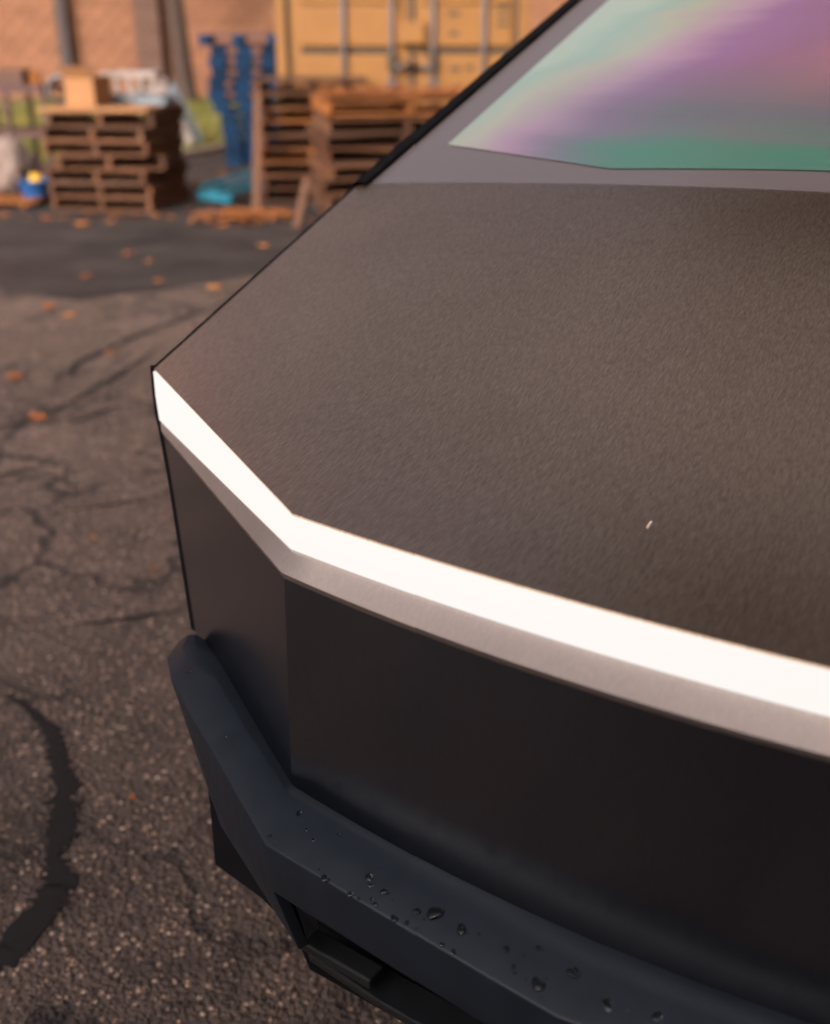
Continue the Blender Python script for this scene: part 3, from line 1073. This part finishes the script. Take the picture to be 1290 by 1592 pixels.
for i, u in enumerate(us):
    for j, v in enumerate(vs):
        f0, f1 = fpt(u), cpt(u)
        l0, l1 = side(v, -1), side(v, 1)
        w = (u + 1) / 2
        bil = (1 - w) * (1 - v) * fpt(-1) + w * (1 - v) * fpt(1) + (1 - w) * v * cpt(-1) + w * v * cpt(1)
        XY[i, j] = (1 - v) * f0 + v * f1 + (1 - w) * l0 + w * l1 - bil
# smooth height field through the boundary so that no crease runs in from the corner
def basis(x, y):
    return np.stack([np.ones_like(x), x * x, x ** 4, y, x * x * y, y * y, x * x * y * y, y ** 3], -1)
bd = np.concatenate([XY[0], XY[-1], XY[:, 0], XY[:, -1]])
A = basis(bd[:, 0], bd[:, 1])
co, *_ = np.linalg.lstsq(A, bd[:, 2], rcond=None)
zfit = basis(XY[..., 0], XY[..., 1]) @ co
res_f = XY[:, 0, 2] - zfit[:, 0]
res_b = XY[:, -1, 2] - zfit[:, -1]
res_l = XY[0, :, 2] - zfit[0, :]
for i, u in enumerate(us):
    for j, v in enumerate(vs):
        w = (u + 1) / 2
        zc = (1 - v) ** 2 * res_f[i] + v * v * res_b[i]
        zs = res_l[j] - ((1 - v) ** 2 * res_f[0] + v * v * res_b[0])
        XY[i, j, 2] = zfit[i, j] + zc + (abs(u) ** 3) * zs
V = [tuple(XY[i, j]) for i in range(len(us)) for j in range(nV + 1)]
m = nV + 1
F = [(i * m + j, (i + 1) * m + j, (i + 1) * m + j + 1, i * m + j + 1) for i in range(len(us) - 1) for j in range(nV)]
hood = mesh_obj('hood', V, F, 'steel_hood', TR, smooth=True, solid=.006)
hood.modifiers['thickness'].use_rim = True
box('scratch', (.0022, .011, .0010), (0, 0, 0), 'bare', hood)
sx_, sy_ = .085, .125
jz = basis(np.array([sx_]), np.array([sy_])) @ co

for s in (-1, 1):
    rows = []
    for v in np.linspace(0, 1, 9):
        p = side(v, s)
        rows.append([(p[0] - s * .001, p[1], p[2] + .0005), (p[0] + s * .007, p[1], p[2] - .001), (p[0] + s * .007, p[1], p[2] - .03)])
    Vs, Fs = strips(rows)
    mesh_obj('hood_shadow_gap', Vs, Fs, 'gap', TR)  # black strip standing in for the shadowed gap along the hood's side

# light bar
def off_out(pts, d, dz=0.0):
    out = []
    P = mir(pts)
    for i, p in enumerate(P):
        a, b = P[max(0, i - 1)], P[min(len(P) - 1, i + 1)]
        d_ = Vector((b[0] - a[0], b[1] - a[1], 0)).normalized()
        out.append((p[0] + d_.y * d, p[1] - d_.x * d, p[2] + dz))
    return out
rows = [off_out(LT, -.022, -.006), off_out(LT, -.002, -.0012), off_out(LT, .0012, -.0012), off_out([tuple((Vector(a) * .5 + Vector(b) * .5)) for a, b in zip(LT, LB)], .0025), off_out(LB, .0015, .001), off_out(LB, -.001, .0), off_out(LB, -.022, .0)]
V, F = strips(rows)
n = len(rows[0])
F.append(tuple(i * n for i in range(len(rows))))
F.append(tuple(i * n + n - 1 for i in reversed(range(len(rows)))))
lamp = mesh_obj('light_bar', V, F, 'led', TR)
lamp['label'] = 'glowing white light bar bending round the corner of the nose'
V, F = strips([off_out(LT, -.012, -.001), off_out(LT, -.0005, .0008)])
# shelf
rows = [off_out(LB, -.03, -.004), off_out(LB, .0, -.003), mir(SH), off_out(SH, -.003, -.008)]
V, F = strips(rows)
mesh_obj('lamp_shelf', V, F, 'steel_shelf', TR, smooth=True, solid=.003)
# front panel (between the two corners) and the corner panels
rows = [mir(FT)[NC:-NC], mir(FB)[NC:-NC]]
V, F = strips(rows)
mesh_obj('front_panel', V, F, 'steel_shaded', TR, smooth=True, solid=.012)
for s in (1, -1):
    a, b, c, d = FT[0], FT[NC], FB[NC], FB[0]
    e = (-.945, .352, 1.010)
    V = [(s * p[0], p[1], p[2]) for p in (a, b, c, d)]
    mesh_obj('corner_panel', V, [(0, 3, 2, 1)] if s == 1 else [(0, 1, 2, 3)], 'steel_shaded', TR, solid=.010)
    # black wheel-arch edge strip along the outer edge of the corner panel and the lamp
    ed = [H0, (-.946, .354, 1.05), (-.932, .342, 1.018), (-.913, .3265, 1.009), (-.88, .3035, .93), (-.847, .2795, .81), (-.818, .2590, .70)]
    V = []
    for p in ed:
        x, y, z = p
        V += [(s * (x + .0005), y + .0005, z), (s * (x - .015), y + .005, z), (s * (x + .02), y + .05, z)]
    F = []
    for i in range(len(ed) - 1):
        for k in range(2):
            F.append((i * 3 + k, i * 3 + k + 1, i * 3 + k + 4, i * 3 + k + 3))
    mesh_obj('arch_edge_strip', V, F, 'gap', TR)

# bumper: ledge, faces
BT = [(-.795, .192, .722), (-.778, .150, .722), (-.735, .112, .722), (-.666, .069, .722), (-.53, -.014, .722), (-.392, -.098, .722), (-.21, -.121, .722), (-.1, -.134, .722), (0, -.145, .722)]
BI = [(-.765, .225, .728), (-.745, .21, .730), (-.71, .192, .732), (-.65, .154, .734), (-.54, .080, .735), (-.420, .008, .736), (-.22, -.022, .736), (-.1, -.030, .736), (0, -.032, .736)]
BI = [(x, y, z - .008) for x, y, z in BI]
BM0 = [tuple(Vector(a).lerp(Vector(b), .34) + Vector((0, 0, .0135))) for a, b in zip(BI, BT)]
BM = [tuple(Vector(a).lerp(Vector(b), .62) + Vector((0, 0, .0135))) for a, b in zip(BI, BT)]
BF = [(-.79, .195, .70), (-.770, .153, .695), (-.725, .113, .685), (-.662, .076, .632), (-.575, .020, .585), (-.3745, -.070, .54), (-.21, -.117, .648), (-.1, -.130, .648), (0, -.141, .648)]
rows = [mir(BI), mir(BM0), mir(BM), mir(BT), mir(BF)]
V, F = strips(rows)
# front face keeps a level lower edge right up to the corner: split the column next to the corner
n = len(rows[0])
ci, cj = 5, n - 6
ex = []
for c_, s in ((5, 1), (n - 6, -1)):
    V.append((s * -.3885, -.0945, .648))
    ex.append(len(V) - 1)
F2 = []
for f in F:
    r_ = f[0] // n
    k = f[0] % n
    a0, a1, b1, b0 = f[0], f[3], f[2], f[1]
    if r_ == 3 and k == 5:
        F2.append((a0, ex[0], b1, a1))
    elif r_ == 3 and k == n - 7:
        F2.append((a0, b0, ex[1], a1))
    elif r_ == 3 and k == 4:
        F2.append((a0, b0, b1, ex[0], a1))
    elif r_ == 3 and k == n - 6:
        F2.append((a0, ex[1], b0, b1, a1))
    else:
        F2.append(f)
bumper = mesh_obj('bumper', V, F2, 'plastic', TR, smooth=True, bevel=.006, solid=.014, segs=5)
mods = bumper.modifiers
# recessed lower intake, bars and undertray
V, F = strips([[(-.50, .06, .66), (-.40, .0, .66), (0, -.04, .66), (.40, .0, .66), (.50, .06, .66)],
               [(-.50, .08, .46), (-.42, .03, .46), (0, .0, .46), (.42, .03, .46), (.50, .08, .46)],
               [(-.47, .03, .455), (-.40, -.02, .455), (0, -.04, .455), (.40, -.02, .455), (.47, .03, .455)]])
mesh_obj('lower_intake', V, F, 'gap', TR, solid=.008)
for s in (-1, 1):
    box('intake_bar', (.112, .030, .016), (s * .340, -.026, .506), 'black', TR, .003, (0, 0, R(4) * s))
lip = [(-.415, .012), (-.40, -.022), (-.28, -.038), (-.14, -.048), (0, -.052)]
V, F = strips([[(x, y + .05, .476) for x, y in mir(lip)], [(x, y, .476) for x, y in mir(lip)], [(x, y + .004, .458) for x, y in mir(lip)], [(x, y + .05, .455) for x, y in mir(lip)]])
mesh_obj('lower_lip', V, F, 'black', TR, bevel=.004)
for s in (-1, 1):
    V = [(s * -.765, .20, .66), (s * -.662, .092, .418), (s * -.56, .074, .418), (s * -.42, .03, .418), (s * -.42, .03, .60),
         (s * -.74, .40, .66), (s * -.66, .40, .418), (s * -.42, .40, .418)]
    F = [(0, 1, 2), (0, 2, 3, 4), (0, 5, 6, 1), (1, 6, 7, 3, 2), (0, 4, 5)]
    mesh_obj('wheel_arch_liner', V, F, 'gap', TR)
V, F = box_data(1.5, 4.9, .12, (0, 2.85, .40))
mesh_obj('undertray', V, F, 'black', TR)

# windshield with its tinted film and the pillar trim
ks = np.linspace(-.985, .985, 41)
ts = np.linspace(.003, .985, 25)
V = [wsurf(k, t_, -.002) for k in ks for t_ in ts]
m = len(ts)
F = [(i * m + j, (i + 1) * m + j, (i + 1) * m + j + 1, i * m + j + 1) for i in range(len(ks) - 1) for j in range(m - 1)]
ws = mesh_obj('windshield', V, F, 'glass', TR, smooth=True, solid=.006)
ks = np.unique(np.concatenate([np.linspace(-.879, -.448, 14), np.linspace(-.448, .448, 25), np.linspace(.448, .879, 14)]))
V = []
for k in ks:
    a = abs(k)
    t0 = .051 if a <= .448 else .051 + (.122 - .051) * (a - .448) / (.879 - .448)
    if a <= .448:
        t0 = .053 - .010 * (a / .448)
    else:
        t0 = .043 + (.122 - .043) * (a - .448) / (.879 - .448)
    for j in range(21):
        V.append(wsurf(k, t0 + (.95 - t0) * j / 20  , .0004))
F = [(i * 21 + j, (i + 1) * 21 + j, (i + 1) * 21 + j + 1, i * 21 + j + 1) for i in range(len(ks) - 1) for j in range(20)]
film = mesh_obj('tint_film', V, F, 'film', ws, smooth=True)
film['label'] = 'iridescent mint, pink and purple area of the windshield'
for s in (-1, 1):
    rows = []
    for t_ in np.linspace(-.012, 1.0, 13):
        o_ = wsurf(s * 1.003, t_)
        i_ = wsurf(s * .972, t_)
        rows.append([(o_[0], o_[1], o_[2] - .05), (o_[0], o_[1], o_[2] + .010), (i_[0], i_[1], i_[2] + .008), (i_[0], i_[1], i_[2] - .01)])
    V, F = strips(rows)
    mesh_obj('pillar_trim', V, F, 'gap', TR, bevel=.002)

# sides, roof, tail (seen from beside the photograph's position)
for s in (-1, 1):
    def q(x, y, z):
        return (s * -x, y, z) if s == 1 else (-x * s, y, z)
    sx = s
    B0, B1, B2, B3 = (.949, .362, 1.095), (.985, 1.2, 1.12), (.99, 4.6, 1.20), (.95, 5.55, 1.25)
    h1 = (.905, .90, 1.325)
    pk = (.816, 2.03, 1.785)
    tt = (.91, 5.5, 1.38)
    def pts(*a):
        return [(sx * p[0], p[1], p[2]) for p in a]
    mesh_obj('fender', pts(B0, h1, B1, (.99, 1.38, .97), (.985, 1.30, .96), (.985, .60, .99), (.955, .385, 1.03)), [(0, 2, 1), (0, 6, 5, 4, 3, 2)], 'steel_shaded', TR, solid=.004)
    mesh_obj('side_window', pts(h1, pk, (.97, 3.1, 1.16), B1), [(0, 1, 2, 3)], 'side_glass', TR)
    mesh_obj('sail_panel', pts(pk, tt, B3, B2, (.97, 3.1, 1.16)), [(0, 1, 2, 3, 4)], 'steel_shaded', TR)
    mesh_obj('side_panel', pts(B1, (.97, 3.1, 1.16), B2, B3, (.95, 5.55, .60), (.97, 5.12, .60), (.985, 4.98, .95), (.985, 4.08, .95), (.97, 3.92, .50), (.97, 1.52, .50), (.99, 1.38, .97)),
             [tuple(range(11))], 'steel_shaded', TR, solid=.004)
    mesh_obj('sill_trim', pts((.98, 1.5, .51), (.98, 3.94, .51), (.94, 3.94, .38), (.94, 1.5, .38)), [(0, 1, 2, 3)], 'black', TR, solid=.01)
    for yc in (.93, 4.53):
        ar = [(.60 if yc < 1 else 4.05, .99), (.60 if yc < 1 else 4.05, .99)]
        o_ = [(-.47, .52), (-.40, .97), (.40, .97), (.52, .52)]
        i_ = [(-.44, .50), (-.38, .93), (.37, .93), (.48, .50)]
        V = []
        for (a, b), (c, d) in zip(o_, i_):
            V += [(sx * .992, yc + a, b), (sx * 1.012, yc + c, d), (sx * .94, yc + c, d)]
        F = []
        for i in range(3):
            for k in range(2):
                F.append((i * 3 + k, i * 3 + k + 1, i * 3 + k + 4, i * 3 + k + 3))
        mesh_obj('arch_trim', V, F, 'black', TR, solid=.004)
        wh = empty('wheel', (sx * .86, yc, .445))
        wh.parent = TR
        lathe('tyre', [(.26, -.13), (.33, -.142), (.41, -.135), (.438, -.10), (.443, 0), (.438, .10), (.41, .135), (.33, .142), (.26, .13)], 'rubber', wh, 48)
        lathe('rim', [(.262, -.12), (.25, -.10), (.24, .06), (.20, .10), (.08, .105), (.001, .11)] if sx > 0 else [(.262, .12), (.25, .10), (.24, -.06), (.20, -.10), (.08, -.105), (.001, -.11)], 'rim', wh, 48)
V = [wsurf(k, .99) for k in np.linspace(-.985, .985, 9)]
mesh_obj('roof', V + [(x, 5.5, 1.385) for x in np.linspace(-.90, .90, 9)], [(i, i + 1, 10 + i, 9 + i) for i in range(8)], 'side_glass', TR)
mesh_obj('tailgate', [(-.95, 5.55, .60), (.95, 5.55, .60), (.95, 5.55, 1.25), (.91, 5.5, 1.385), (-.91, 5.5, 1.385), (-.95, 5.55, 1.25)], [(0, 1, 2, 3, 4, 5)], 'steel_shaded', TR)

# ------------------------------------------------------------------ scratch on the hood: place on the surface
from mathutils.bvhtree import BVHTree
bpy.context.view_layer.update()
Vh = [Vector(XY[i, j]) for i in range(len(us)) for j in range(nV + 1)]
mm = nV + 1
Fh = [(i * mm + j, (i + 1) * mm + j, (i + 1) * mm + j + 1, i * mm + j + 1) for i in range(len(us) - 1) for j in range(nV)]
bvh = BVHTree.FromPolygons(Vh, Fh)
def on_hood(x, y):
    h = bvh.ray_cast(Vector((x, y, 3)), Vector((0, 0, -1)))
    return h[0], h[1]
scr = [o for o in hood.children][0]
p, nrm = on_hood(-.0445, .134)
scr.location = p + nrm * .0006
scr.rotation_euler = nrm.to_track_quat('Z', 'Y').to_euler()

# ------------------------------------------------------------------ water drops on the bumper ledge
Vb = [Vector(p) for r in (mir(BI), mir(BM0), mir(BM), mir(BT)) for p in r]
nb = len(mir(BI))
Fb = []
for i in range(3):
    for k in range(nb - 1):
        Fb.append((i * nb + k, (i + 1) * nb + k, (i + 1) * nb + k + 1, i * nb + k + 1))
bvb = BVHTree.FromPolygons(Vb, Fb)
def drop_mesh(seed, r):
    rr = random.Random(seed)
    V, F = [], []
    n, m = 16, 6
    ph = rr.uniform(0, 6)
    for i in range(m):
        a = i / m * math.pi / 2
        for k in range(n):
            w = 2 * math.pi * k / n
            rad = r * math.cos(a) * (1 + .16 * math.sin(w * 2 + ph) + .07 * math.sin(3 * w + seed))
            V.append((rad * math.cos(w), rad * math.sin(w), r * .38 * math.sin(a)))
    V.append((0, 0, r * .38))
    V.append((0, 0, -.0004))
    for i in range(m - 1):
        for k in range(n):
            F.append((i * n + k, i * n + (k + 1) % n, (i + 1) * n + (k + 1) % n, (i + 1) * n + k))
    for k in range(n):
        F.append(((m - 1) * n + k, (m - 1) * n + (k + 1) % n, m * n))
        F.append(((k + 1) % n, k, m * n + 1))
    me = bpy.data.meshes.new('water_drop')
    me.from_pydata(V, [], F)
    me.polygons.foreach_set('use_smooth', [True] * len(me.polygons))
    me.materials.append(M['water'])
    return me
MW = TR.matrix_basis.copy()
MW = Matrix.Translation(TR.location) @ Matrix.Rotation(R(-31), 4, 'Z')
drops = [(-.38, -.049, .0042), (-.355, -.066, .003), (-.34, -.074, .003), (-.318, -.056, .003), (-.300, -.108, .0055), (-.252, -.090, .0052), (-.245, -.097, .003),
         (-.228, -.098, .0042), (-.262, -.113, .0042), (-.236, -.110, .0032), (-.229, -.113, .0032), (-.201, -.119, .0048), (-.182, -.104, .0045), (-.163, -.099, .0095),
         (-.128, -.104, .0065), (-.186, -.118, .003), (-.14, -.125, .003), (-.125, -.127, .003), (-.03, -.124, .0078), (-.003, -.100, .007), (.04, -.115, .0065),
         (.086, -.105, .006), (-.06, -.118, .003), (-.075, -.105, .004), (-.045, -.09, .004), (-.711, .128, .005), (-.56, .03, .003), (-.395, -.088, .003)]
for k in range(26):
    t_ = rg.random()
    x = -.40 + .5 * t_
    drops.append((x, -.100 - .03 * t_ + rg.uniform(-.012, .018) - .0, rg.uniform(.0011, .0022)))
NTH = ['first', 'second', 'third', 'fourth', 'fifth', 'sixth', 'seventh', 'eighth', 'ninth', 'tenth', 'eleventh', 'twelfth', 'thirteenth', 'fourteenth',
       'fifteenth', 'sixteenth', 'seventeenth', 'eighteenth', 'nineteenth', 'twentieth', 'twenty-first', 'twenty-second', 'twenty-third', 'twenty-fourth']
GW = 'water drops on the bumper'
count = {'big': 0, 'small': 0}
pin_v, pin_f = [], []
for i, (x, y, r) in enumerate(sorted(drops)):
    h = bvb.ray_cast(Vector((x, y, 2)), Vector((0, 0, -1)))
    if h[0] is None:
        continue
    me = drop_mesh(i, r * .92)
    loc = MW @ (h[0] + Vector((0, 0, .0002)))
    q = (MW.to_3x3() @ h[1]).to_track_quat('Z', 'Y')
    if r < .0025:               # pinheads: too small to count
        k0 = len(pin_v)
        pin_v += [loc + q @ v.co for v in me.vertices]
        pin_f += [tuple(k0 + j for j in f.vertices) for f in me.polygons]
        bpy.data.meshes.remove(me)
        continue
    o = bpy.data.objects.new('water_drop', me)
    link(o)
    o.location = loc
    o.rotation_euler = q.to_euler()
    if r > .009:
        lb_ = 'largest water drop on the dark bumper ledge'
    elif x < -.6:
        lb_ = 'lone water drop at the far left end of the bumper ledge'
    elif x < -.5:
        lb_ = 'lone water drop halfway along the side of the bumper ledge'
    elif r > .0058:
        lb_ = 'big water drop on the right of the bumper ledge, %s big one from the left' % NTH[count['big']]
        count['big'] += 1
    else:
        lb_ = 'small water drop on the bumper ledge, %s small one right from the bumper corner' % NTH[count['small']]
        count['small'] += 1
    tag(o, lb_, 'water drop', GW)
pins = mesh_obj('water_specks', pin_v, pin_f, 'water', None, smooth=True)
tag(pins, 'pinhead water specks along the front of the bumper ledge', 'water', kind='stuff')
